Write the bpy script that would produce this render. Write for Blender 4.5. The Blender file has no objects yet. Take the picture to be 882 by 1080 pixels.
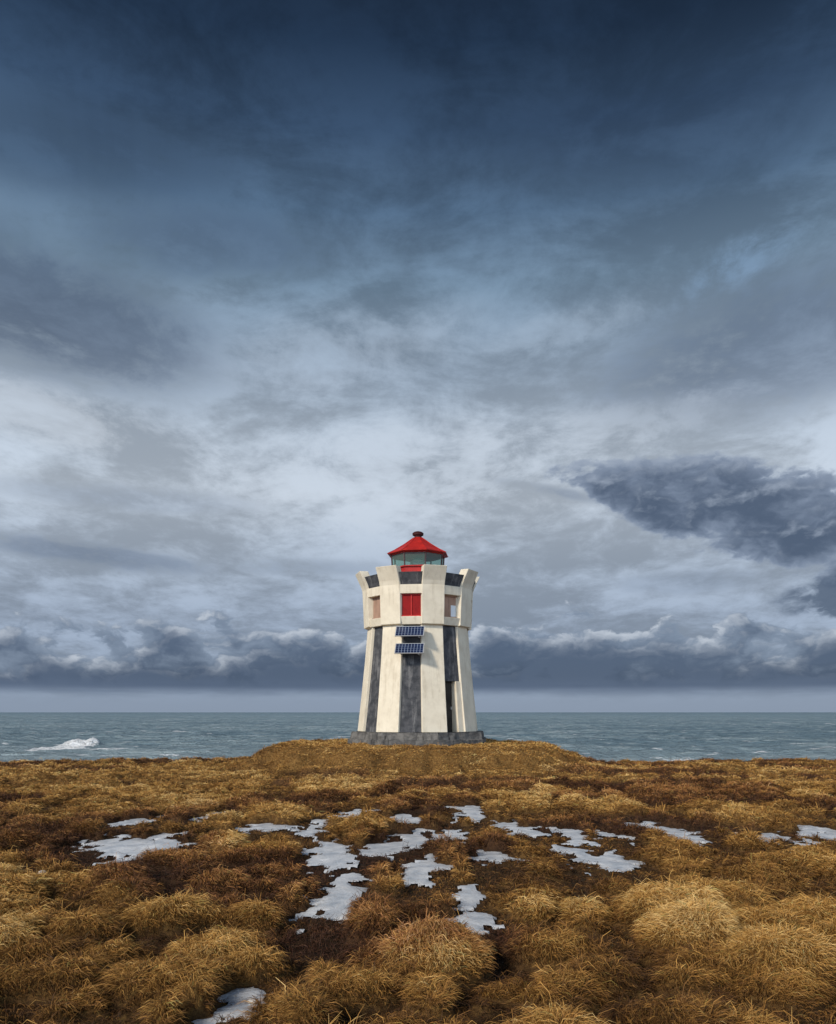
import bpy, math, random
import numpy as np
random.seed(7); rng = np.random.default_rng(11)
R = math.radians
sc = bpy.context.scene
col = sc.collection
sc.view_settings.view_transform = 'Standard'; sc.view_settings.look = 'None'
sc.view_settings.exposure = 0; sc.view_settings.gamma = 1

def lin(r, g, b):
    f = lambda c: (c/255/12.92) if c/255 <= .04045 else ((c/255+.055)/1.055)**2.4
    return (f(r), f(g), f(b), 1)

# ------------------------------------------------------------ camera
EYE = 2.5; F = 840.0; HX, HY = 441.0, 751.0
cd = bpy.data.cameras.new('camera'); cam = bpy.data.objects.new('camera', cd); col.objects.link(cam)
cam.location = (0, 0, EYE); cam.rotation_euler = (R(90), 0, 0)
cd.lens = 28; cd.sensor_width = 36; cd.shift_y = 211/1080; cd.clip_end = 60000; cd.clip_start = .05
sc.camera = cam
def ground_at(px, py, z=0.0):
    d = (EYE-z)*F/(py-HY); return (px-HX)/F*d, d

# ------------------------------------------------------------ node helpers
class S:
    nt = None
    def __init__(s, sock): s.k = sock
    def _m(op, *a, clamp=False):
        n = S.nt.nodes.new('ShaderNodeMath'); n.operation = op; n.use_clamp = clamp
        for i, v in enumerate(a):
            if isinstance(v, S): S.nt.links.new(v.k, n.inputs[i])
            else: n.inputs[i].default_value = v
        return S(n.outputs[0])
    def __add__(a, b): return S._m('ADD', a, b)
    __radd__ = __add__
    def __sub__(a, b): return S._m('SUBTRACT', a, b)
    def __rsub__(a, b): return S._m('SUBTRACT', b, a)
    def __mul__(a, b): return S._m('MULTIPLY', a, b)
    __rmul__ = __mul__
    def __truediv__(a, b): return S._m('DIVIDE', a, b)
def M(op, *a, clamp=False): return S._m(op, *a, clamp=clamp)
def setin(n, i, v):
    if isinstance(v, S): S.nt.links.new(v.k, n.inputs[i])
    else: n.inputs[i].default_value = v
def smooth(x, a, b, lo=0., hi=1.):
    n = S.nt.nodes.new('ShaderNodeMapRange'); n.interpolation_type = 'SMOOTHSTEP'
    setin(n, 0, x); setin(n, 1, a); setin(n, 2, b); setin(n, 3, lo); setin(n, 4, hi)
    return S(n.outputs[0])
def comb(x, y, z):
    n = S.nt.nodes.new('ShaderNodeCombineXYZ')
    for i, v in enumerate((x, y, z)): setin(n, i, v)
    return S(n.outputs[0])
def noise(vec, scale, detail=6, rough=.55, dist=0., out=0, two=False):
    n = S.nt.nodes.new('ShaderNodeTexNoise'); setin(n, 'Vector', vec)
    if two: n.noise_dimensions = '2D'
    n.inputs['Scale'].default_value = scale; n.inputs['Detail'].default_value = detail
    n.inputs['Roughness'].default_value = rough; n.inputs['Distortion'].default_value = dist
    return S(n.outputs[out])
def voro(vec, scale, detail=2, rough=.5):
    n = S.nt.nodes.new('ShaderNodeTexVoronoi'); n.voronoi_dimensions = '2D'; n.feature = 'F1'; n.normalize = True; setin(n, 'Vector', vec)
    n.inputs['Scale'].default_value = scale; n.inputs['Detail'].default_value = detail
    n.inputs['Roughness'].default_value = rough
    return 1.-S(n.outputs[0])
def ramp(f, stops):
    n = S.nt.nodes.new('ShaderNodeValToRGB'); e = n.color_ramp.elements
    while len(e) < len(stops): e.new(.5)
    for i, (p, c) in enumerate(stops): e[i].position = p; e[i].color = c
    setin(n, 0, f); return S(n.outputs[0])
def mixc(f, a, b, mode='MIX'):
    n = S.nt.nodes.new('ShaderNodeMix'); n.data_type = 'RGBA'; n.blend_type = mode; n.clamp_result = False
    setin(n, 0, f); setin(n, 6, a); setin(n, 7, b); return S(n.outputs[2])
def grey(v):
    return comb(v, v, v)
def texco(which='Object'):
    n = S.nt.nodes.new('ShaderNodeTexCoord'); return S(n.outputs[which])
def sep(v):
    n = S.nt.nodes.new('ShaderNodeSeparateXYZ'); setin(n, 0, v); return [S(o) for o in n.outputs]
def new_mat(name):
    m = bpy.data.materials.new(name); m.use_nodes = True; S.nt = m.node_tree
    return m, m.node_tree.nodes['Principled BSDF']
def bump(b, h, strength=.5, dist=.02):
    n = S.nt.nodes.new('ShaderNodeBump'); n.inputs['Strength'].default_value = strength
    n.inputs['Distance'].default_value = dist; setin(n, 'Height', h)
    S.nt.links.new(n.outputs[0], b.inputs['Normal'])

# ------------------------------------------------------------ world: overcast sky
SUN_EL, SUN_AZ = R(32), R(-138)        # azimuth from +Y towards +X : behind the camera, left
w = bpy.data.worlds.new('World'); sc.world = w; w.use_nodes = True; S.nt = w.node_tree
bg = w.node_tree.nodes['Background']
x, y, z = sep(texco('Generated'))
A = M('ARCTAN2', x, y)*57.2958
E = M('ARCSINE', z)*57.2958
def gauss(a0, e0, sa, se, tilt=0.):
    da = (A-a0)*(1/sa); de = ((E-e0)+(A-a0)*(-tilt))*(1/se)
    return M('EXPONENT', (da*da+de*de)*-1.)
K = 1/70
base = ramp(M('MAXIMUM', E, 0.)*K, [(0, lin(136,150,170)), (1.4*K, lin(138,153,174)), (6*K, lin(146,160,180)), (10*K, lin(160,173,190)),
    (15*K, lin(182,193,206)), (19*K, lin(172,185,200)), (23*K, lin(148,165,184)), (28*K, lin(113,136,158)),
    (32*K, lin(80,104,130)), (36*K, lin(53,74,100)), (40*K, lin(31,48,70)), (44*K, lin(20,32,49)), (1, lin(18,30,46))])
zz = M('MAXIMUM', z, 0.)+.16
P = comb(x/zz, y/zz*.8, 0.)
n1 = noise(P, 1.25, 7, .60, .5, two=True)
n2 = noise(P, 5.2, 9, .68, .2, two=True)
AE = comb(A*.05, E*.13, 0.)
n3 = noise(AE, 1.7, 9, .64, .25, two=True)
v = smooth(n1*.30+n2*.30+n3*.40, .39, .61)
v = v*smooth(E, .3, 3.)+(1.-smooth(E, .3, 3.))*.5
c = mixc(1., base, grey(v*.52+.72), 'MULTIPLY')
for (a0, e0, sa, se, t, k, cc, wn) in [(-25,24.5,11,4.0,-.12,.64,(62,77,101),.9), (24,22.8,12,4.0,.1,.5,(82,99,124),1.), (-15,29.5,9,2.0,.05,.42,(64,82,108),1.2),
                                       (-23,33,10,2.5,.1,.35,(40,56,80),1.2), (16,35,12,3,-.05,.3,(36,52,76),1.2)]:
    g = gauss(a0, e0, sa, se, t)
    dk = smooth(g*(1.+(n3-.5)*3.0+(n2-.5)*2.6*wn), .12, .9)*k
    c = mixc(dk, c, lin(*cc))
for (a0, e0, sa, se, t, k, cc) in [(22,27.8,4,1.3,.3,.5,(132,162,194)), (-6,24,9,2.6,.15,.25,(180,192,207)), (0,16.5,15,3.8,.03,.36,(202,211,222)),
                                   (-24,18.6,8,1.9,-.12,.45,(196,204,214)), (10,25,6,1.4,.2,.25,(168,183,200)), (14,19,9,1.6,.1,.3,(194,204,216))]:
    g = gauss(a0, e0, sa, se, t)
    c = mixc(smooth(g*(1.+(n2-.5)*3.8+(n3-.5)*2.8), .1, 1.0)*k, c, lin(*cc))
for (a0, e0, sa, se, t, k) in [(-22,10.4,8,.9,-.08,.6), (-8,10.2,6,.7,0,.3), (19,8.8,5,.8,.0,.25), (-20,14.2,9,1.0,.0,.25), (9,15.4,4.5,.5,-.22,.5)]:
    g = gauss(a0, e0, sa, se, t)
    c = mixc(smooth(g*(1.+(n3-.5)*3.2+(n2-.5)*2.4), .2, .95)*k, c, lin(102,117,140))
# cumulus texture, evaluated twice (the second time nearer the light) for relief
wrp = noise(comb(A*.24, E*.40, 0.), 1.3, 4, .6, 0., 1, two=True)
wn_ = S.nt.nodes.new('ShaderNodeVectorMath'); wn_.operation = 'MULTIPLY'; setin(wn_, 0, wrp); wn_.inputs[1].default_value = (.30, .30, 0)
wrp = S(wn_.outputs[0])
def puff(da, de):
    v_ = comb((A+da)*.165, (E+de)*.29, 0.)
    n = S.nt.nodes.new('ShaderNodeVectorMath'); n.operation = 'ADD'; setin(n, 0, wrp); setin(n, 1, v_)
    vv = S(n.outputs[0])
    return voro(vv, 1.6, 3., .5)*.46+noise(vv, 1.25, 9, .57, two=True)*.84-.18
a = puff(0., 0.); b = puff(-.40, .55)
# isolated dark cloud on the right, tailing off to the left
def body(nz, e_off, a_off=0.):
    da = A-(20.8-a_off); de = E-(13.3-e_off)+da*.30
    wd = 2.9+da*.13
    q = M('POWER', M('ABSOLUTE', da*(1/10.6)), 2.4)+M('POWER', M('ABSOLUTE', de/M('MAXIMUM', wd, .7)), 2.)
    return (1.-q)*.95+(nz-.5)*3.6
d1 = body(a, 0.); d2 = body(b, .55, -.40)
msk = smooth(d1, -.05, .42)
lit = smooth(d1-d2, .0, .95)
under = smooth(d1, -.1, 1.2)
cc = mixc(under, lin(134,148,170), lin(72,87,110))
cc = mixc(lit*.8, cc, lin(154,166,184))
c = mixc(msk*.95, c, cc)
g = gauss(29.0, 7.2, 4.0, 1.6)
c = mixc(smooth(g*(1.+(a-.5)*5.), .25, .65)*.85, c, mixc(lit*.7, lin(74,89,112), lin(128,143,165)))
# cumulus bank on the horizon
lo = noise(comb(A*.09, .3, 0.), 1.0, 2, .5, two=True)
top = 5.1+(lo-.5)*3.5+gauss(9.5, 6, 5., 40)*1.3+gauss(-9, 6, 5., 40)*.7
def bank(nz, e): return (top-(E+e))*.56+(nz-.5)*4.8
d1 = bank(a, 0.); d2 = bank(b, .55)
msk = smooth(d1, -.05, .36)
lit = smooth(d1-d2, .15, 1.15)*smooth(d1, 2.3, .1)
depth = smooth(d1, .0, 1.7)
cc = mixc(depth, lin(126,141,162), lin(66,82,106))
cc = mixc(lit*.85, cc, lin(198,206,217))
cc = mixc(smooth(a, .45, .62)*.35*depth, cc, lin(96,112,137))
cc = mixc(smooth(E, 2.8, 1.4), cc, lin(84,100,125))
c = mixc(msk*smooth(E, 1.0, 1.9), c, cc)
a2 = noise(comb(A*.10, E*1.5, 0.), 1.0, 4, .5, two=True)
c = mixc(smooth(E, 2.4, 1.5)*smooth(E, .8, 1.5)*smooth(a2, .40, .6)*.35, c, lin(94,110,134))
back = smooth(y, .15, -.6, 1., 4.0)  # unseen sky behind the camera, brightened to light the scene
c = mixc(1., c, grey(back), 'MULTIPLY')
c = mixc(smooth(z, .0, -.06), c, (.10,.08,.06,1))
ns = S.nt.nodes.new('ShaderNodeTexSky'); ns.sky_type = 'NISHITA'; ns.sun_disc = False
ns.sun_elevation = SUN_EL; ns.sun_rotation = SUN_AZ
c2 = mixc(1., S(ns.outputs[0]), (.003,.003,.003,1), 'MULTIPLY')
c = mixc(1., c, c2, 'ADD')
S.nt.links.new(c.k, bg.inputs[0]); bg.inputs[1].default_value = 1.0
w.cycles.sampling_method = 'MANUAL'; w.cycles.sample_map_resolution = 256

from mathutils import Vector
sl = bpy.data.lights.new('sun', 'SUN'); sl.energy = 3.2; sl.angle = R(7); sl.color = (1, .91, .79)
so = bpy.data.objects.new('sun', sl); col.objects.link(so)
dsun = Vector((math.sin(SUN_AZ)*math.cos(SUN_EL), math.cos(SUN_AZ)*math.cos(SUN_EL), math.sin(SUN_EL)))
so.rotation_euler = dsun.to_track_quat('Z', 'Y').to_euler()

# ------------------------------------------------------------ numpy noise
def h2(ix, iy, s):
    v = np.sin(ix*127.1+iy*311.7+s*74.7)*43758.5453
    return v-np.floor(v)
def vn(x, y, s=0):
    ix = np.floor(x); iy = np.floor(y); fx = x-ix; fy = y-iy
    fx = fx*fx*(3-2*fx); fy = fy*fy*(3-2*fy)
    return (h2(ix,iy,s)*(1-fx)+h2(ix+1,iy,s)*fx)*(1-fy)+(h2(ix,iy+1,s)*(1-fx)+h2(ix+1,iy+1,s)*fx)*fy
def fbm(x, y, s=0, o=4):
    t = 0; a = .5; n = 0
    for k in range(o):
        t = t+a*vn(x*2**k, y*2**k, s+k*13); n += a; a *= .5
    return t/n
def sst(a, b, v):
    t = np.clip((v-a)/(b-a), 0, 1); return t*t*(3-2*t)

# ------------------------------------------------------------ terrain functions
def mound(x, y):
    nx = (fbm(x*.4, y*.4, 5)-.5)*.28+(fbm(x*1.6, y*1.6, 6)-.5)*.12
    rx = np.abs(x+.35)/7.9
    ry = np.where(y < 40, (40-y)/8.6, (y-40)/5.2)
    r = (rx**3.2+np.abs(ry)**2.4)**(1/2.8)+nx
    return .98*(.58*(1-sst(.80, 1.08, r))+.42*(1-sst(.72, 1.32, r))), r
def base_h(x, y):
    b = (fbm(x*.12, y*.12, 1)-.5)*.30+(fbm(x*.45, y*.45, 2)-.5)*.14-.22*sst(24, 36, y)
    m, r = mound(x, y)
    b = b*np.clip(1-m, .25, 1)+m
    edge = 44.5+(fbm(x*.16, 0*x+3, 8)-.5)*5+np.clip(1-np.abs(x)/11, 0, 1)*2.5
    return b-8.5*sst(0, 1, (y-edge)/7)-.35*sst(-3.5, 0, (y-edge))*(1-m)
GX0, GX1, GY0, GY1, RES = -34., 34., 1.5, 48., .05
gx = np.arange(GX0, GX1, RES); gy = np.arange(GY0, GY1, RES)
XX, YY = np.meshgrid(gx, gy)
WX = XX+(fbm(XX*1.6, YY*1.6, 21, 4)-.5)*.60; WY = YY+(fbm(XX*1.6, YY*1.6, 31, 4)-.5)*.60
TUS = np.zeros_like(XX); TONE = np.full_like(XX, .35)
MND, MR = mound(XX, YY)
AMP = 1.16-.34*sst(9, 13, YY)-.06*sst(22, 31, YY)
AMP *= .75+.5*fbm(XX*.35, YY*.35, 17, 2)
AMP *= 1-.62*sst(.02, .5, MND)
def splat(sp, r0, r1, a0, a1, prob):
    for cy in np.arange(GY0, GY1, sp):
        for cx in np.arange(GX0, GX1, sp):
            if random.random() > prob: continue
            px = cx+random.uniform(-.42, .42)*sp; py = cy+random.uniform(-.42, .42)*sp
            k_ = random.random()**1.3
            r = r0+(r1-r0)*k_; a = (a0+(a1-a0)*k_)*random.uniform(.7, 1.25); tn = random.random()
            ex = random.uniform(.85, 1.25)
            i0 = max(0, int((px-r*1.5-.5-GX0)/RES)); i1 = int((px+r*1.5+.5-GX0)/RES)
            j0 = max(0, int((py-r*1.5-.5-GY0)/RES)); j1 = int((py+r*1.5+.5-GY0)/RES)
            if i1 <= i0 or j1 <= j0: continue
            sx = WX[j0:j1, i0:i1]; sy = WY[j0:j1, i0:i1]
            q = np.clip(1-((sx-px)/ex)**2/r**2-((sy-py)*ex)**2/r**2, 0, 1)
            h = a*q**.55
            t = TUS[j0:j1, i0:i1]; T = TONE[j0:j1, i0:i1]
            m = h > t
            T[m] = tn; t[m] = h[m]
splat(.78, .27, .50, .15, .33, .93)
splat(.36, .12, .20, .05, .13, .5)
TUS += (fbm(XX*3.2, YY*3.2, 19, 3)-.5)*.09*sst(.02, .12, TUS)
TUS *= AMP
HEA = sst(.53, .63, fbm(XX*.34+3, YY*.36, 44, 4)+.06*np.exp(-((YY-21)/7)**2)+.06*np.clip(XX/12, -1, 1)*sst(16, 22, YY)-.08*(1-sst(9, 14, YY)))*(1-sst(.05, .4, MND))

# snow: (px, py, w, h, label)
SN = [
 ([(138,897,94,20),(112,892,46,14),(165,893,40,10)], 'wide snow patch at the left edge, the largest of the far hollows'),
 ([(280,879,32,9)], 'thin sliver of snow midway between the wide left patch and the centre'),
 ([(218,864,18,7)], 'tiny far speck of snow just right of the wide left patch'),
 ([(364,946,42,38),(356,915,34,28),(346,900,22,16)], 'long pale snow tongue running towards the viewer left of centre'),
 ([(412,900,36,20),(432,887,26,11)], 'crooked snow patch directly in front of the tower'),
 ([(449,920,32,18)], 'rounded snow patch just right of the long snow tongue'),
 ([(470,883,32,10)], 'narrow snow strip behind the crooked patch, below the tower door side'),
 ([(493,860,28,11)], 'small far snow patch just right of the tower base line'),
 ([(376,862,28,8)], 'thin far snow streak just left of the tower base line'),
 ([(497,958,34,34),(482,968,20,14)], 'nearest bluish snow patch right of the long snow tongue'),
 ([(551,880,28,10),(530,872,16,12)], 'short snow patch midway between the tower and the right hand snow'),
 ([(518,908,26,11)], 'small round snow patch above the nearest bluish one'),
 ([(626,909,52,15),(603,886,18,16)], 'hooked snow patch right of centre'),
 ([(700,880,62,13),(722,885,32,9)], 'bright elongated snow patch on the right between dark heather clumps'),
 ([(808,884,62,11)], 'long low snow strip near the right edge'),
 ([(870,881,36,11)], 'short snow strip cut off by the right edge'),
 ([(243,1066,54,30)], 'snow patch nearest the viewer at the bottom edge'),
 ([(333,876,20,11)], 'small snow fleck above the long snow tongue'),
 ([(150,866,18,7)], 'faint far snow fleck above the wide left patch'),
 ([(650,886,28,8)], 'small snow strip between the hooked patch and the bright elongated one'),
 ([(425,866,18,7)], 'far snow fleck straight below the left pilasters of the tower'),
]
SM = np.full_like(XX, -9.); snow_fields = []
wx2 = XX+(fbm(XX*2.2, YY*2.2, 61, 4)-.5)*.8; wy2 = YY+(fbm(XX*2.2, YY*1.6, 71, 4)-.5)*1.3
rag = (fbm(XX*4.6, YY*3.2, 81, 4)-.53)*2.8
for ells, lab in SN:
    s = np.full_like(XX, -9.)
    for (px, py, ww, hh) in ells:
        cx, d0 = ground_at(px, py)
        _, dn = ground_at(px, py+hh/2); _, df = ground_at(px, py-hh/2)
        cy = (dn+df)/2; rx = ww/2/F*d0*1.10+.11; ry = (df-dn)/2*1.12+.2
        e = 1-np.sqrt(((wx2-cx)/rx)**2+((wy2-cy)/ry)**2)
        s = np.maximum(s, np.where(e > -.7, e+rag*.75, e))
    snow_fields.append(s); SM = np.maximum(SM, s)
keep = 1-sst(-.10, .08, SM)
SF = np.full_like(SM, -9.)
for k in range(0, int(1.5/RES), 3): SF[:-k or None] = np.maximum(SF[:-k or None], SM[k:]-k*RES*.13)
keep = keep*(1-.76*sst(-.12, .08, SF))
TUS *= keep
BASE = base_h(XX, YY)
FINE = (fbm(XX*6, YY*6, 91, 3)-.5)*.08*(1-sst(0, .1, SM))
HH = BASE+TUS+FINE
GYv, GXv = np.gradient(HH, RES)
def samp(Z, x, y):
    fx = np.clip((x-GX0)/RES, 0, len(gx)-1.001); fy = np.clip((y-GY0)/RES, 0, len(gy)-1.001)
    ix = fx.astype(int); iy = fy.astype(int); fx = fx-ix; fy = fy-iy
    return (Z[iy,ix]*(1-fx)+Z[iy,ix+1]*fx)*(1-fy)+(Z[iy+1,ix]*(1-fx)+Z[iy+1,ix+1]*fx)*fy

# ------------------------------------------------------------ fast mesh
def grid_mesh(name, X, Y, Z, attr=None):
    ny, nx = X.shape
    co = np.stack([X, Y, Z], -1).reshape(-1, 3).astype(np.float32)
    idx = np.arange(nx*ny).reshape(ny, nx)
    f = np.stack([idx[:-1,:-1], idx[:-1,1:], idx[1:,1:], idx[1:,:-1]], -1).reshape(-1, 4)
    return raw_mesh(name, co, f, attr)
def raw_mesh(name, co, f, attr=None, smooth_=True):
    me = bpy.data.meshes.new(name)
    me.vertices.add(len(co)); me.vertices.foreach_set('co', co.astype(np.float32).ravel())
    k = f.shape[1]
    me.loops.add(f.size); me.loops.foreach_set('vertex_index', f.astype(np.int32).ravel())
    me.polygons.add(len(f)); me.polygons.foreach_set('loop_start', (np.arange(len(f))*k).astype(np.int32))
    me.update(calc_edges=True)
    if smooth_: me.polygons.foreach_set('use_smooth', np.ones(len(f), bool))
    if attr:
        for an, av in attr.items():
            if av.ndim == 2 and av.shape[1] == 4:
                a = me.attributes.new(an, 'FLOAT_COLOR', 'POINT'); a.data.foreach_set('color', av.astype(np.float32).ravel())
            else:
                a = me.attributes.new(an, 'FLOAT', 'POINT'); a.data.foreach_set('value', av.astype(np.float32).ravel())
    me.validate(clean_customdata=False)
    return me
def link(name, me, mat, parent=None):
    o = bpy.data.objects.new(name, me); col.objects.link(o)
    if mat: me.materials.append(mat)
    if parent: o.parent = parent
    return o
def attr_node(name, out):
    n = S.nt.nodes.new('ShaderNodeAttribute'); n.attribute_name = name; return S(n.outputs[out])

# ------------------------------------------------------------ ground sheet
m_soil, b = new_mat('heath_soil')
t = texco('Object')
s1 = noise(t, .9, 4, .6); s2 = noise(t, 14, 6, .7); he = attr_node('heather', 2); hol = attr_node('hollow', 2)
cA = ramp(s2, [(.3, (.06,.032,.012,1)), (.5, (.19,.10,.030,1)), (.7, (.38,.22,.065,1))])
cB = ramp(s2, [(.3, (.032,.017,.010,1)), (.55, (.09,.043,.020,1)), (.75, (.18,.095,.04,1))])
cc = mixc(he, cA, cB)
cc = mixc(smooth(s1, .35, .65)*.3, cc, (.10,.052,.020,1))
cc = mixc(hol*.85, cc, (.024,.014,.008,1))  # dark soil in the gaps, with occlusion shade put into its colour
S.nt.links.new(cc.k, b.inputs['Base Color']); b.inputs['Roughness'].default_value = .95
b.inputs['Specular IOR Level'].default_value = .15
bump(b, s2, .9, .06)
def axis(parts):
    out = []
    for a, bb, st in parts: out.append(np.arange(a, bb, st))
    return np.concatenate(out)
xs = np.concatenate([np.linspace(-600, -40, 24)[:-1], np.linspace(-40, -22, 50)[:-1], np.arange(-22, 22, .08), np.linspace(22, 40, 50), np.linspace(40, 600, 24)[1:]])
ys = axis([(-60, 0, 4), (0, 4, .25), (4, 16, .06), (16, 30, .1), (30, 48, .13), (48, 60, 1.)])
X, Y = np.meshgrid(xs, ys)
inside = (X > GX0+.1) & (X < GX1-.1) & (Y > GY0+.1) & (Y < GY1-.1)
Z = np.where(inside, samp(HH, X, Y), base_h(X, Y))
hea = np.where(inside, samp(HEA, X, Y), .2)
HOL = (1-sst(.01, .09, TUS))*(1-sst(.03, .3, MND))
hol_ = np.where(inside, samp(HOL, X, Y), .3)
g_o = link('ground', grid_mesh('ground', X, Y, Z, {'heather': hea.ravel(), 'hollow': hol_.ravel()}), m_soil)
g_o['kind'] = 'structure'

# ------------------------------------------------------------ grass (stuff)
def blades(n, y0, y1, segs):
    yy = y0+(y1-y0)*rng.random(n*2); hw = .60*yy+1.6
    kp = rng.random(n*2) < hw/hw.max(); yy = yy[kp][:n]; n = len(yy)
    xx = (rng.random(n)*2-1)*(.60*yy+1.6)
    sm = samp(SM, xx, yy); md = samp(MND, xx, yy); hb = samp(HEA, xx, yy); tu = samp(TUS, xx, yy); tone = samp(TONE, xx, yy)
    am = samp(AMP, xx, yy); tun = tu/np.maximum(am, .25)
    ok = (sm < .11-.19*rng.random(n)) & ((tun > .055) | (md > .1) | (rng.random(n) < .20))
    zed = samp(HH, xx, yy); ok &= zed > -1.2
    ok &= ((xx)**2+(yy-39.5)**2 > 3.25**2)
    xx, yy, sm, md, hb, tun, tone, zed = [q[ok] for q in (xx, yy, sm, md, hb, tun, tone, zed)]
    n = len(xx)
    gxs = samp(GXv, xx, yy); gys = samp(GYv, xx, yy)
    ang = fbm(xx*2.4, yy*2.4, 111, 3)*14+rng.normal(0, .8, n)
    dx = -gxs*.75+.14+np.cos(ang)*.6; dy = -gys*.75-.08+np.sin(ang)*.6
    dl = np.sqrt(dx*dx+dy*dy)+1e-5; dx /= dl; dy /= dl
    L = (.070+.095*rng.random(n)**1.5)*(1-.15*hb)*(1-.15*sst(.1, .6, md))*(.65+.35*sst(.02, .14, tun))
    lift = (.65+.75*rng.random(n))*(1+.3*hb)
    stray = rng.random(n) < .04; lift = np.where(stray, lift*1.6, lift); L = np.where(stray, L*1.4, L)
    wd = (.0020+.00048*yy)*(.7+.6*rng.random(n))
    th = rng.uniform(-1.1, 1.1, n)
    wv = np.stack([-dy*np.cos(th), dx*np.cos(th), np.sin(th)], -1)*wd[:, None]*.5
    p0 = np.stack([xx, yy, zed-.010], -1)
    D = np.stack([dx, dy, 0*dx], -1)
    cu = rng.normal(0, .5, n); D2 = np.stack([dx-dy*cu, dy+dx*cu, 0*dx], -1)
    def st(p, a, bb, D):
        q = p+D*(L*a)[:, None]; q[:, 2] += L*bb*lift
        return q
    p1 = st(p0, .24, .36, D); p2 = st(p1, .38, .12, D2); p3 = st(p2, .34, -.16, D2)
    for p, o in ((p1, .018), (p2, .012), (p3, .005)):
        gz = samp(HH, p[:, 0], p[:, 1]); p[:, 2] = np.maximum(p[:, 2], gz+o)
    if segs == 3:
        V = np.stack([p0-wv, p0+wv, p1-wv*.9, p1+wv*.9, p2-wv*.65, p2+wv*.65, p3-wv*.15, p3+wv*.15], 1); nv = 8
        Fq = np.array([[0,1,3,2],[2,3,5,4],[4,5,7,6]])
        hgt = np.array([0,0,.4,.4,.75,.75,1,1])
    else:
        V = np.stack([p0-wv, p0+wv, p1*.4+p2*.6-wv*.85, p1*.4+p2*.6+wv*.85, p3-wv*.25, p3+wv*.25], 1); nv = 6
        Fq = np.array([[0,1,3,2],[2,3,5,4]])
        hgt = np.array([0,0,.55,.55,1,1])
    Fa = (np.arange(n)[:, None, None]*nv+Fq[None]).reshape(-1, 4)
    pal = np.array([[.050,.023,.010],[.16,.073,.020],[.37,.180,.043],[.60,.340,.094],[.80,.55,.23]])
    tt = .54+.34*(tone-.5)+.7*(fbm(xx*.6, yy*.6, 131, 3)-.5)+rng.normal(0, .16, n)-.32*hb-.38*(1-sst(.02, .19, tun))*(1-md)+.14*sst(.14, .30, tun)+.02*md  # tone drops in tussock gaps: ambient occlusion put into the blade colour
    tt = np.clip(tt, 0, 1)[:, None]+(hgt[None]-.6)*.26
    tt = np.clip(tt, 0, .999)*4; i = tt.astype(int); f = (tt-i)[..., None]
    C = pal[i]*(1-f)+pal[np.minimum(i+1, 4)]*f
    red = (hb*.7*rng.random(n))[:, None]
    C[..., 1] *= 1-.22*red; C[..., 2] *= 1+.4*red
    gr = (rng.random(n) < .04)[:, None]
    C[..., 0] = np.where(gr, C[..., 0]*.7, C[..., 0])
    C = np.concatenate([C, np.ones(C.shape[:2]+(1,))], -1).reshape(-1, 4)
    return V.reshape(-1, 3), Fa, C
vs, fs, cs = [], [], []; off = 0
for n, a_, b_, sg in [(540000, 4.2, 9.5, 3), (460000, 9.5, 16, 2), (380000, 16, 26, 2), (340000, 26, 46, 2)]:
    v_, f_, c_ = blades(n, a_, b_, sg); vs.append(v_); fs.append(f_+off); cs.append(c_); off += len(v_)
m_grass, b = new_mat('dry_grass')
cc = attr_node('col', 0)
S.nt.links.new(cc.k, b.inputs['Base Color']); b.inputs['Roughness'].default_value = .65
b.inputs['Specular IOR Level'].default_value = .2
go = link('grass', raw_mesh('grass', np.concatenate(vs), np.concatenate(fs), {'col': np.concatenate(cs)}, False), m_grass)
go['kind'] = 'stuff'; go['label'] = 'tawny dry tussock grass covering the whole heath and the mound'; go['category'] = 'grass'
del vs, fs, cs

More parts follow.
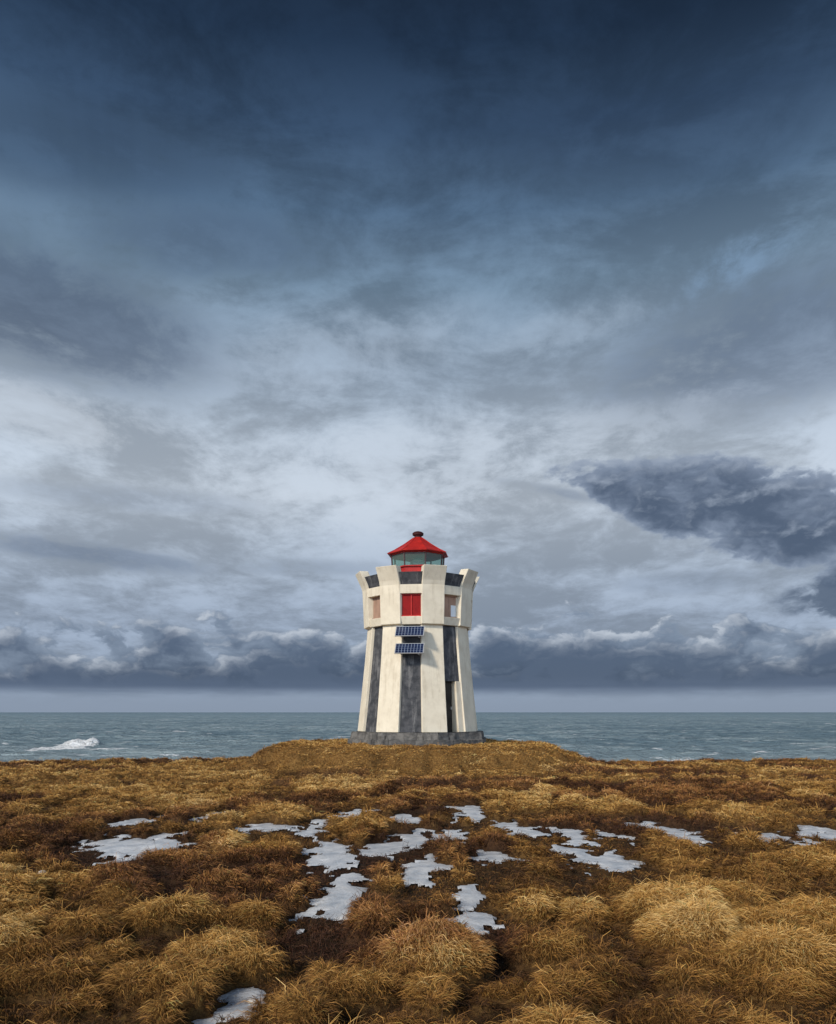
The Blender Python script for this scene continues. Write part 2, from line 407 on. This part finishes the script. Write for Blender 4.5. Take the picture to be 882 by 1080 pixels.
# ------------------------------------------------------------ snow patches
m_snow, b = new_mat('old_snow')
t = texco('Object'); s1 = noise(t, 3.0, 6, .6); s2 = noise(t, 26, 5, .6)
cc = ramp(s1, [(.3, (.34,.38,.43,1)), (.5, (.56,.58,.61,1)), (.7, (.74,.74,.74,1))])
cc = mixc(smooth(s2, .58, .70)*.6, cc, (.20,.15,.10,1))
S.nt.links.new(cc.k, b.inputs['Base Color']); b.inputs['Roughness'].default_value = .38
bump(b, s1*.6+s2*.4, .7, .04)
for (ells, lab), s in zip(SN, snow_fields):
    jj, ii = np.where(s > 0)
    if len(jj) == 0: print('no snow', lab); continue
    j0, j1, i0, i1 = max(jj.min()-1, 0), jj.max()+2, max(ii.min()-1, 0), ii.max()+2
    sub = s[j0:j1, i0:i1]
    cx, cy = XX[j0:j1, i0:i1].mean(), YY[j0:j1, i0:i1].mean()
    zz_ = BASE[j0:j1, i0:i1]+.010+.025*np.sqrt(np.clip(sub, 0, .3)/.3)+(fbm(XX[j0:j1, i0:i1]*3, YY[j0:j1, i0:i1]*3, 151, 3)-.5)*.02
    zz_ = np.where(sub < 0, BASE[j0:j1, i0:i1]-.03, zz_)
    z0 = float(zz_.mean())
    ny, nx = sub.shape; idx = np.arange(nx*ny).reshape(ny, nx)
    q = sub > -.05
    cell = q[:-1,:-1] & q[:-1,1:] & q[1:,1:] & q[1:,:-1]
    f = np.stack([idx[:-1,:-1], idx[:-1,1:], idx[1:,1:], idx[1:,:-1]], -1)[cell]
    if len(f) == 0: print('no snow', lab); continue
    used = np.unique(f); remap = np.zeros(nx*ny, int); remap[used] = np.arange(len(used))
    co = np.stack([XX[j0:j1, i0:i1]-cx, YY[j0:j1, i0:i1]-cy, zz_-z0], -1).reshape(-1, 3)[used]
    o = link('snow_patch', raw_mesh('snow_patch', co, remap[f]), m_snow)
    o.location = (cx, cy, z0); o['label'] = lab; o['category'] = 'snow'; o['group'] = 'snow patches lying between the tussocks'

# ------------------------------------------------------------ stones
import bmesh
m_stone, b = new_mat('pale_stone')
s1 = noise(texco('Object'), 12, 6, .6)
cc = ramp(s1, [(.3, (.28,.26,.24,1)), (.7, (.66,.63,.58,1))]); S.nt.links.new(cc.k, b.inputs['Base Color']); b.inputs['Roughness'].default_value = .9
def stone(px, py, r, mat, lab, grp, zr=.5, lift=.3):
    x_, y_ = ground_at(px, py, lift)
    bm = bmesh.new(); bmesh.ops.create_icosphere(bm, subdivisions=3, radius=1)
    sd = random.random()*50
    for v_ in bm.verts:
        k = 1+.55*(float(fbm(np.array([v_.co.x*1.4+sd+v_.co.z]), np.array([v_.co.y*1.4+sd*.7]), 3, 3)[0])-.5)
        v_.co = Vector((v_.co.x*r*k*1.25, v_.co.y*r*k, v_.co.z*r*k*zr))
    me = bpy.data.meshes.new('stone'); bm.to_mesh(me); bm.free()
    o = link('stone', me, mat); zg = float(samp(HH, np.array([x_]), np.array([y_]))[0])
    o.location = (x_, y_, zg+.04+r*zr*.55); o['label'] = lab; o['category'] = 'stone'; o['group'] = grp
stone(866, 990, .055, m_stone, 'small white stone in the grass near the right edge', 'loose stones on the heath', .9, .25)
stone(45, 912, .06, m_stone, 'small white stone in the grass near the left edge', 'loose stones on the heath', .9, .2)
stone(266, 1046, .035, m_stone, 'small pale pebble just above the nearest snow patch', 'loose stones on the heath', .8, .1)

# ------------------------------------------------------------ sea
SEA = -6.0
m_sea, b = new_mat('sea_water')
t = texco('Object'); tx, ty, tz = sep(t)
def wv_(kx, ky, d=7, r=.68): return noise(comb(tx*kx, ty*ky, 0.), 1., d, r, two=True)
w1 = wv_(.22, .42); w2 = noise(comb(tx*.9, ty*1.6, 2.), 1., 4, .6); w4 = wv_(.045, .12); w5 = wv_(.010, .022); w3 = wv_(.0025, .006)
foam = attr_node('foam', 2)
caps = M('MAXIMUM', smooth(wv_(.08, .26, 7, .72), .635, .68), smooth(wv_(.022, .055, 7, .74), .64, .69))
deep = mixc(smooth(w3, .38, .62), (.175,.265,.315,1), (.235,.33,.375,1))
deep = mixc(smooth(w5, .46, .60)*.5, deep, (.40,.50,.53,1))
deep = mixc(smooth(w4, .50, .40)*.6, deep, (.10,.17,.215,1))
deep = mixc(smooth(w4, .54, .64)*.6, deep, (.47,.57,.59,1))
deep = mixc(smooth(w1, .50, .40)*.6, deep, (.09,.155,.195,1))
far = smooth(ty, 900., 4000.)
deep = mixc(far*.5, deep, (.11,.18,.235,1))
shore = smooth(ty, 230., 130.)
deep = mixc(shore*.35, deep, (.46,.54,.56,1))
fm = M('MAXIMUM', smooth(foam+(w2-.5)*1.6+(w1-.5)*1.2, .36, .66), caps*.75)
cc = mixc(fm, deep, (.95,.97,.98,1))
S.nt.links.new(cc.k, b.inputs['Base Color'])
rg = fm*.4+.5; S.nt.links.new(rg.k, b.inputs['Roughness']); b.inputs['IOR'].default_value = 1.33; b.inputs['Specular IOR Level'].default_value = .3
bump(b, w1*1.+w2*.3+w4*1.8, 1., 2.2)
pys = np.concatenate([np.linspace(330, 60, 30)[:-1], np.linspace(60, 2.2, 260), [1.6, 1.1, .7, .4, .22]])
ysea = (EYE-SEA)*F/pys
ts = np.concatenate([np.linspace(-6, -1.0, 40)[:-1], np.linspace(-1.0, 1.0, 1100), np.linspace(1.0, 6, 40)[1:]])
T, Y = np.meshgrid(ts, ysea); X = T*Y
fade = 1-sst(900, 2600, Y)
crest = 1-np.abs(2*fbm(X/26+.6*fbm(X/60, Y/60, 9), Y/9.5, 201, 4)-1)
Z = SEA+((crest-.7)*2.0+(fbm(X/5, Y/3, 211, 3)-.5)*.8)*fade
FO = np.zeros_like(X)
def breaker(px, py, wpx, h, fo, tail=1., dep=2.2):
    global Z, FO
    d = (EYE-SEA)*F/(py-HY); cx = (px-HX)/F*d; wx = wpx/2/F*d
    yc = d+(fbm(X/8, X*0+py, 221, 3)-.5)*9
    ex = np.clip(1-((X-cx)/wx)**2, 0, 1)**.7*(.4+1.1*fbm(X/3, X*0+py, 261, 4))
    pr = np.exp(-((Y-yc)/dep)**2)
    Z = Z+h*ex*pr*(.5+.9*fbm(X/1.2, Y/1.2, 231, 4)); FO = np.maximum(FO, ex*np.exp(-((Y-yc+2.0*tail)/(3.0*tail))**2)*fo)
breaker(88, 788, 46, 1.9, 1.8, 1.8, 3.0)
breaker(70, 791, 74, .6, 1.1, 1.4)
breaker(110, 793, 70, .25, .8, .8)
breaker(178, 799, 34, .3, .8, .5)
breaker(745, 795, 50, .3, .8, .5)
breaker(810, 796, 40, .2, .7, .5)
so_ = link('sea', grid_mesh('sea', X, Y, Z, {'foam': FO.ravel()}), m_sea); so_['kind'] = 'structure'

# ------------------------------------------------------------ tower materials
def plaster(name, c0, c1, cst, stain=.5, scl=1.):
    m, b = new_mat(name)
    t = texco('Object'); tx, ty, tz = sep(t)
    a = noise(t, 1.6*scl, 7, .65); st = noise(comb(tx*5, ty*5, tz*.45), 1., 6, .65); f = noise(t, 30, 5, .7)
    cc = mixc(smooth(a, .35, .65), c0, c1)
    cc = mixc(smooth(st*.8+a*.2, .50, .68)*stain, cc, cst)
    cc = mixc(smooth(f, .6, .72)*.35*stain, cc, cst)
    S.nt.links.new(cc.k, b.inputs['Base Color']); b.inputs['Roughness'].default_value = .85
    b.inputs['Specular IOR Level'].default_value = .25
    bump(b, f*.5+a*.5, .5, .03)
    return m
m_white = plaster('cream_plaster', (.76,.68,.53,1), (.68,.60,.46,1), (.40,.32,.21,1), .36)
m_black = plaster('weathered_black_paint', (.036,.038,.043,1), (.080,.081,.086,1), (.19,.185,.18,1), .85, 2.)
m_plinth = plaster('stained_concrete', (.08,.076,.072,1), (.17,.16,.145,1), (.02,.02,.02,1), 1., 2.2)
m_red = plaster('red_paint', (.50,.026,.019,1), (.36,.018,.015,1), (.18,.02,.018,1), .5)
m_red.node_tree.nodes['Principled BSDF'].inputs['Roughness'].default_value = .45
m_shut = plaster('deep_red_paint', (.28,.010,.010,1), (.19,.008,.009,1), (.07,.01,.01,1), .6)
m_board = plaster('weathered_board', (.40,.25,.18,1), (.32,.20,.14,1), (.15,.09,.06,1), .6)
m_cap, b = new_mat('dark_red_metal'); b.inputs['Base Color'].default_value = (.05,.010,.009,1); b.inputs['Roughness'].default_value = .6; b.inputs['Specular IOR Level'].default_value = .2
m_alu, b = new_mat('galvanised_metal'); s1 = noise(texco(), 20, 3); cc = mixc(s1, (.5,.51,.52,1), (.66,.67,.68,1)); S.nt.links.new(cc.k, b.inputs['Base Color']); b.inputs['Metallic'].default_value = .6; b.inputs['Roughness'].default_value = .45
m_mull, b = new_mat('dark_mullion'); b.inputs['Base Color'].default_value = (.08,.03,.03,1); b.inputs['Roughness'].default_value = .5
m_door = plaster('dark_door', (.02,.018,.016,1), (.04,.035,.03,1), (.08,.07,.06,1), .5)
m_pane, b = new_mat('pale_pane'); s1 = noise(texco(), 3, 4); cc = mixc(s1, (.55,.6,.64,1), (.75,.78,.8,1)); S.nt.links.new(cc.k, b.inputs['Base Color']); b.inputs['Roughness'].default_value = .12  # brightness of the sky in the opening, put into the pane colour
m_glass, b = new_mat('lantern_glass')
b.inputs['Base Color'].default_value = (.16,.26,.22,1); b.inputs['Roughness'].default_value = .06
tr = S.nt.nodes.new('ShaderNodeBsdfTransparent'); tr.inputs[0].default_value = (.72,.90,.82,1)
mx = S.nt.nodes.new('ShaderNodeMixShader'); mx.inputs[0].default_value = .35
S.nt.links.new(tr.outputs[0], mx.inputs[1]); S.nt.links.new(b.outputs[0], mx.inputs[2]); S.nt.links.new(mx.outputs[0], S.nt.nodes['Material Output'].inputs[0])
m_lens, b = new_mat('lens_glass'); tx, ty, tz = sep(texco()); st = M('SINE', tz*90.); cc = mixc(smooth(st, -.4, .6), (.10,.14,.15,1), (.55,.62,.62,1)); S.nt.links.new(cc.k, b.inputs['Base Color']); b.inputs['Roughness'].default_value = .1
m_cell, b = new_mat('solar_cells')
n = S.nt.nodes.new('ShaderNodeTexBrick'); n.offset = 0; setin(n, 'Vector', texco('UV')); n.inputs['Scale'].default_value = 1
n.inputs['Brick Width'].default_value = 1/9; n.inputs['Row Height'].default_value = 1/4; n.inputs['Mortar Size'].default_value = .006
n.inputs['Mortar Smooth'].default_value = .2
n.inputs['Color1'].default_value = (.008,.014,.045,1); n.inputs['Color2'].default_value = (.012,.022,.065,1); n.inputs['Mortar'].default_value = (.30,.36,.45,1)
S.nt.links.new(n.outputs[0], b.inputs['Base Color']); b.inputs['Roughness'].default_value = .15

# ------------------------------------------------------------ tower
MZ = 1.0
LH = bpy.data.objects.new('lighthouse', None); col.objects.link(LH); LH.location = (0, 39.5, MZ)
LH['label'] = 'squat eight sided lighthouse with black and white stripes and a red roof'; LH['category'] = 'lighthouse'
F0 = -7.0
def PT(th, r, u, z_):
    a_ = R(th); return (math.sin(a_)*r+math.cos(a_)*u, -math.cos(a_)*r+math.sin(a_)*u, z_)
def finish(bm, name, mat, parent=LH, bev=.0, smooth_=False):
    bmesh.ops.recalc_face_normals(bm, faces=bm.faces)
    me = bpy.data.meshes.new(name); bm.to_mesh(me); bm.free()
    if smooth_:
        for p in me.polygons: p.use_smooth = True
    o = link(name, me, mat, parent)
    if bev:
        md = o.modifiers.new('bevel', 'BEVEL'); md.width = bev; md.segments = 2; md.limit_method = 'ANGLE'; md.angle_limit = R(35)
    return o
def loft(bm, th, secs):
    """secs: (z, r_in, r_out, u0, u1)"""
    rings = []
    for (z_, ri, ro, u0, u1) in secs:
        rings.append([bm.verts.new(PT(th, ro, u0, z_)), bm.verts.new(PT(th, ro, u1, z_)), bm.verts.new(PT(th, ri, u1, z_)), bm.verts.new(PT(th, ri, u0, z_))])
    for a_, b_ in zip(rings, rings[1:]):
        for k in range(4): bm.faces.new((a_[k], a_[(k+1) % 4], b_[(k+1) % 4], b_[k]))
    bm.faces.new(rings[0]); bm.faces.new(rings[-1])
def ngon(bm, secs, n=8, ph=22.5, cap=(True, True), rough=0.):
    rings = []
    for (z_, r_) in secs: rings.append([bm.verts.new(PT(F0+ph+360/n*k, r_+rough*random.uniform(-1, 1), 0, z_+rough*.5*random.uniform(-1, 1))) for k in range(n)])
    for a_, b_ in zip(rings, rings[1:]):
        for k in range(n): bm.faces.new((a_[k], a_[(k+1) % n], b_[(k+1) % n], b_[k]))
    if cap[0]: bm.faces.new(rings[0])
    if cap[1]: bm.faces.new(rings[-1])
C8, S8 = math.cos(R(22.5)), math.sin(R(22.5))
prof = [(.56, 2.93, .61), (2.2, 2.75, .58), (4.0, 2.57, .55), (5.56, 2.44, .535), (5.60, 2.62, .545), (6.6, 2.66, .55), (7.42, 2.70, .55), (7.62, 2.76, .55), (7.9, 2.89, .555), (8.26, 3.06, .56)]
def at_z(z_):
    for (a_, b_) in zip(prof, prof[1:]):
        if a_[0] <= z_ <= b_[0]:
            f = (z_-a_[0])/(b_[0]-a_[0]); return a_[1]+(b_[1]-a_[1])*f, a_[2]+(b_[2]-a_[2])*f
    return prof[-1][1:]
def panel_dims(z_, inset):
    a_, w_ = at_z(z_)
    return a_*C8+w_*S8-inset, a_*S8-w_*C8+.02
# plinth: low, uneven, weathered
bm = bmesh.new(); ngon(bm, [(-.55, 3.56), (.20, 3.54), (.23, 3.44), (.55, 3.40)], rough=.03)
bmesh.ops.subdivide_edges(bm, edges=bm.edges[:], cuts=7, use_grid_fill=True)
for v_ in bm.verts:
    k = float(fbm(np.array([v_.co.x*2.6+v_.co.z*1.7+20]), np.array([v_.co.y*2.6+v_.co.z+20]), 5, 4)[0])-.5
    rr = math.hypot(v_.co.x, v_.co.y)
    if rr > 2.9: v_.co.x *= 1+k*.07; v_.co.y *= 1+k*.07; v_.co.z += k*.08
finish(bm, 'plinth', m_plinth)
bm = bmesh.new(); ngon(bm, [(.5, 2.05), (7.3, 1.98)]); finish(bm, 'inner_wall', m_door)
for k in range(8):
    th = F0+22.5+45*k
    bm = bmesh.new(); loft(bm, th, [(z_, a_-(.55 if z_ < 7.3 else .42), a_, -w_, w_) for z_, a_, w_ in prof])
    finish(bm, 'pilaster', m_white, bev=.025)
def slab(bm, th, zs, inset, thick, shrink=0.):
    secs = []
    for z_ in zs:
        r_, u_ = panel_dims(z_, inset); secs.append((z_, r_-thick, r_, -u_+shrink, u_-shrink))
    loft(bm, th, secs)
DOOR = 1
for k in range(8):
    th = F0+45*k
    bm = bmesh.new()
    if k == DOOR:
        slab(bm, th, [2.95, 4.0, 5.555], .10, .5)
        finish(bm, 'wall_panel', m_black)
        r_, u_ = panel_dims(1.8, .0)
        fr = bmesh.new()
        loft(fr, th, [(.56, r_-.8, r_+.05, .20, u_+.06), (2.95, r_-.9, r_-.17, .20, u_+.04)])
        loft(fr, th, [(.56, r_-.8, r_-.04, -u_-.03, -u_+.03), (2.95, r_-.9, r_-.22, -u_-.03, -u_+.03)])
        finish(fr, 'door_surround', m_white, bev=.012)
        db = bmesh.new(); loft(db, th, [(.56, r_-.50, r_-.42, -u_+.03, .20), (2.95, r_-.56, r_-.48, -u_+.03, .20)])
        dr = finish(db, 'door', m_door)
        hb_ = bmesh.new(); loft(hb_, th, [(1.62, r_-.46, r_-.38, .10, .14), (1.76, r_-.46, r_-.38, .10, .14)]); finish(hb_, 'handle', m_alu, dr)
    else:
        slab(bm, th, [.56, 2.2, 4.0, 5.555], .13, .3); finish(bm, 'wall_panel', m_black)
    bm = bmesh.new(); slab(bm, th, [5.58, 5.95], .03, .45); finish(bm, 'window_sill', m_white, bev=.02)
    bm = bmesh.new(); slab(bm, th, [7.00, 7.42], .03, .45); finish(bm, 'lintel', m_white, bev=.02)
    r_, u_ = panel_dims(6.5, 0); t_ = .06
    if k % 4 == 0:
        bm = bmesh.new(); loft(bm, th, [(5.95, r_-.24, r_-.16, -u_, u_), (7.0, r_-.24, r_-.16, -u_, u_)])
        wn = finish(bm, 'shutter', m_shut); wn['label'] = 'deep red window shutter'
        bm = bmesh.new()
        for (u0, u1, z0, z1) in [(-u_, -u_+.05, 5.95, 7.0), (u_-.05, u_, 5.95, 7.0), (-.025, .025, 6.0, 6.95), (-u_+.05, u_-.05, 6.95, 7.0), (-u_+.05, u_-.05, 5.95, 6.0)]:
            loft(bm, th, [(z0, r_-.16, r_-.12, u0, u1), (z1, r_-.16, r_-.12, u0, u1)])
        finish(bm, 'frame', m_red, wn)
    else:
        bm = bmesh.new()
        for (u0, u1, z0, z1) in [(-u_, -u_+t_, 5.95, 7.0), (u_-t_, u_, 5.95, 7.0), (-u_+t_, u_-t_, 6.94, 7.0), (-u_+t_, u_-t_, 5.95, 6.01)]:
            loft(bm, th, [(z0, r_-.30, r_-.20, u0, u1), (z1, r_-.30, r_-.20, u0, u1)])
        wn = finish(bm, 'window', m_board)
        bm = bmesh.new(); loft(bm, th, [(6.01, r_-.29, r_-.25, -u_+t_, u_*.15 if k == 1 else u_-t_), (6.94, r_-.29, r_-.25, -u_+t_, u_*.15 if k == 1 else u_-t_)])
        finish(bm, 'board', m_board, wn)
        if k == 1:
            bm = bmesh.new(); loft(bm, th, [(6.01, r_-.285, r_-.26, u_*.15, u_-t_), (6.55, r_-.285, r_-.26, u_*.15, u_-t_)]); finish(bm, 'pane', m_pane, wn)
            bm = bmesh.new(); loft(bm, th, [(6.55, r_-.285, r_-.26, u_*.15, u_-t_), (6.94, r_-.285, r_-.26, u_*.15, u_-t_)]); finish(bm, 'board', m_board, wn)
    bm = bmesh.new(); slab(bm, th, [7.42, 7.62, 7.9, 7.98], .10, .26); finish(bm, 'parapet_panel', m_black)
bm = bmesh.new(); ngon(bm, [(7.30, 2.45), (7.40, 2.45)]); finish(bm, 'gallery_floor', m_plinth)
# lantern
bm = bmesh.new(); ngon(bm, [(7.40, 1.26), (8.50, 1.26), (8.52, 1.34), (8.58, 1.34)]); lan = finish(bm, 'lantern', m_red)
bm = bmesh.new(); ngon(bm, [(8.58, 1.30), (9.20, 1.34)], cap=(False, False)); finish(bm, 'glass', m_glass, lan)
for k in range(8):
    bm = bmesh.new(); loft(bm, F0+22.5+45*k, [(8.58, 1.27, 1.34, -.022, .022), (9.20, 1.31, 1.38, -.022, .022)]); finish(bm, 'mullion', m_mull, lan)
bm = bmesh.new(); ngon(bm, [(8.58, .25), (8.66, .34), (8.98, .34), (9.10, .25)], n=24); finish(bm, 'lamp_lens', m_lens, lan)
bm = bmesh.new(); ngon(bm, [(9.19, 1.40), (9.24, 1.42), (9.24, 1.54), (9.29, 1.57), (9.48, 1.20), (9.78, .72), (10.03, .38), (10.14, .22)]); rf = finish(bm, 'roof', m_red, bev=.012)
for k in range(8):
    bm = bmesh.new(); th = F0+22.5+45*k
    for (z0, r0), (z1, r1) in zip([(9.29, 1.57), (9.48, 1.20), (9.78, .72), (10.03, .38)], [(9.48, 1.20), (9.78, .72), (10.03, .38), (10.14, .22)]):
        loft(bm, th, [(z0+.0, r0-.05, r0+.02, -.02, .02), (z1+.0, r1-.05, r1+.02, -.02, .02)])
    finish(bm, 'roof_rib', m_red, rf)
bm = bmesh.new(); ngon(bm, [(10.12, .19), (10.24, .18), (10.26, .27), (10.36, .28), (10.42, .20), (10.46, .06)], n=20); finish(bm, 'roof_vent', m_cap, rf, smooth_=False)
# solar panels
def solar(zc, u, tilt):
    th = F0; r_ = panel_dims(zc, 0)[0]
    W, Hh = 1.34, .66
    ct, st = math.cos(R(tilt)), math.sin(R(tilt))
    def Q(uu, s, n_):
        return PT(th, r_+.42-s*ct+n_*st, u+uu, zc+s*st+n_*ct)
    def box(bm, u0, u1, s0, s1, n0, n1):
        v_ = [bm.verts.new(Q(*p)) for p in [(u0,s0,n0),(u1,s0,n0),(u1,s1,n0),(u0,s1,n0),(u0,s0,n1),(u1,s0,n1),(u1,s1,n1),(u0,s1,n1)]]
        for f in [(0,1,2,3),(4,5,6,7),(0,1,5,4),(1,2,6,5),(2,3,7,6),(3,0,4,7)]: bm.faces.new([v_[i] for i in f])
    bm = bmesh.new(); box(bm, -W/2+.03, W/2-.03, -Hh/2+.03, Hh/2-.03, 0, .012)
    uvl = bm.loops.layers.uv.new('UVMap')
    bm.faces.ensure_lookup_table(); f = bm.faces[1]
    for l, uv in zip(f.loops, [(0,0),(1,0),(1,1),(0,1)]): l[uvl].uv = uv
    p = finish(bm, 'solar_panel', m_cell)
    bm = bmesh.new()
    for q in [(-W/2, W/2, -Hh/2, -Hh/2+.03), (-W/2, W/2, Hh/2-.03, Hh/2), (-W/2, -W/2+.03, -Hh/2+.03, Hh/2-.03), (W/2-.03, W/2, -Hh/2+.03, Hh/2-.03)]: box(bm, *q, -.02, .02)
    finish(bm, 'frame', m_alu, p)
    for uu in (-.4, .4):
        bm = bmesh.new(); loft(bm, th, [(zc-.28, r_-.15, r_+.40, u+uu-.02, u+uu+.02), (zc-.24, r_-.15, r_+.40, u+uu-.02, u+uu+.02)])
        box(bm, uu-.02, uu+.02, -Hh/2+.03, Hh/2-.03, -.05, -.02)
        finish(bm, 'bracket', m_alu, p)
solar(5.22, -.02, 48); solar(4.42, -.03, 48)
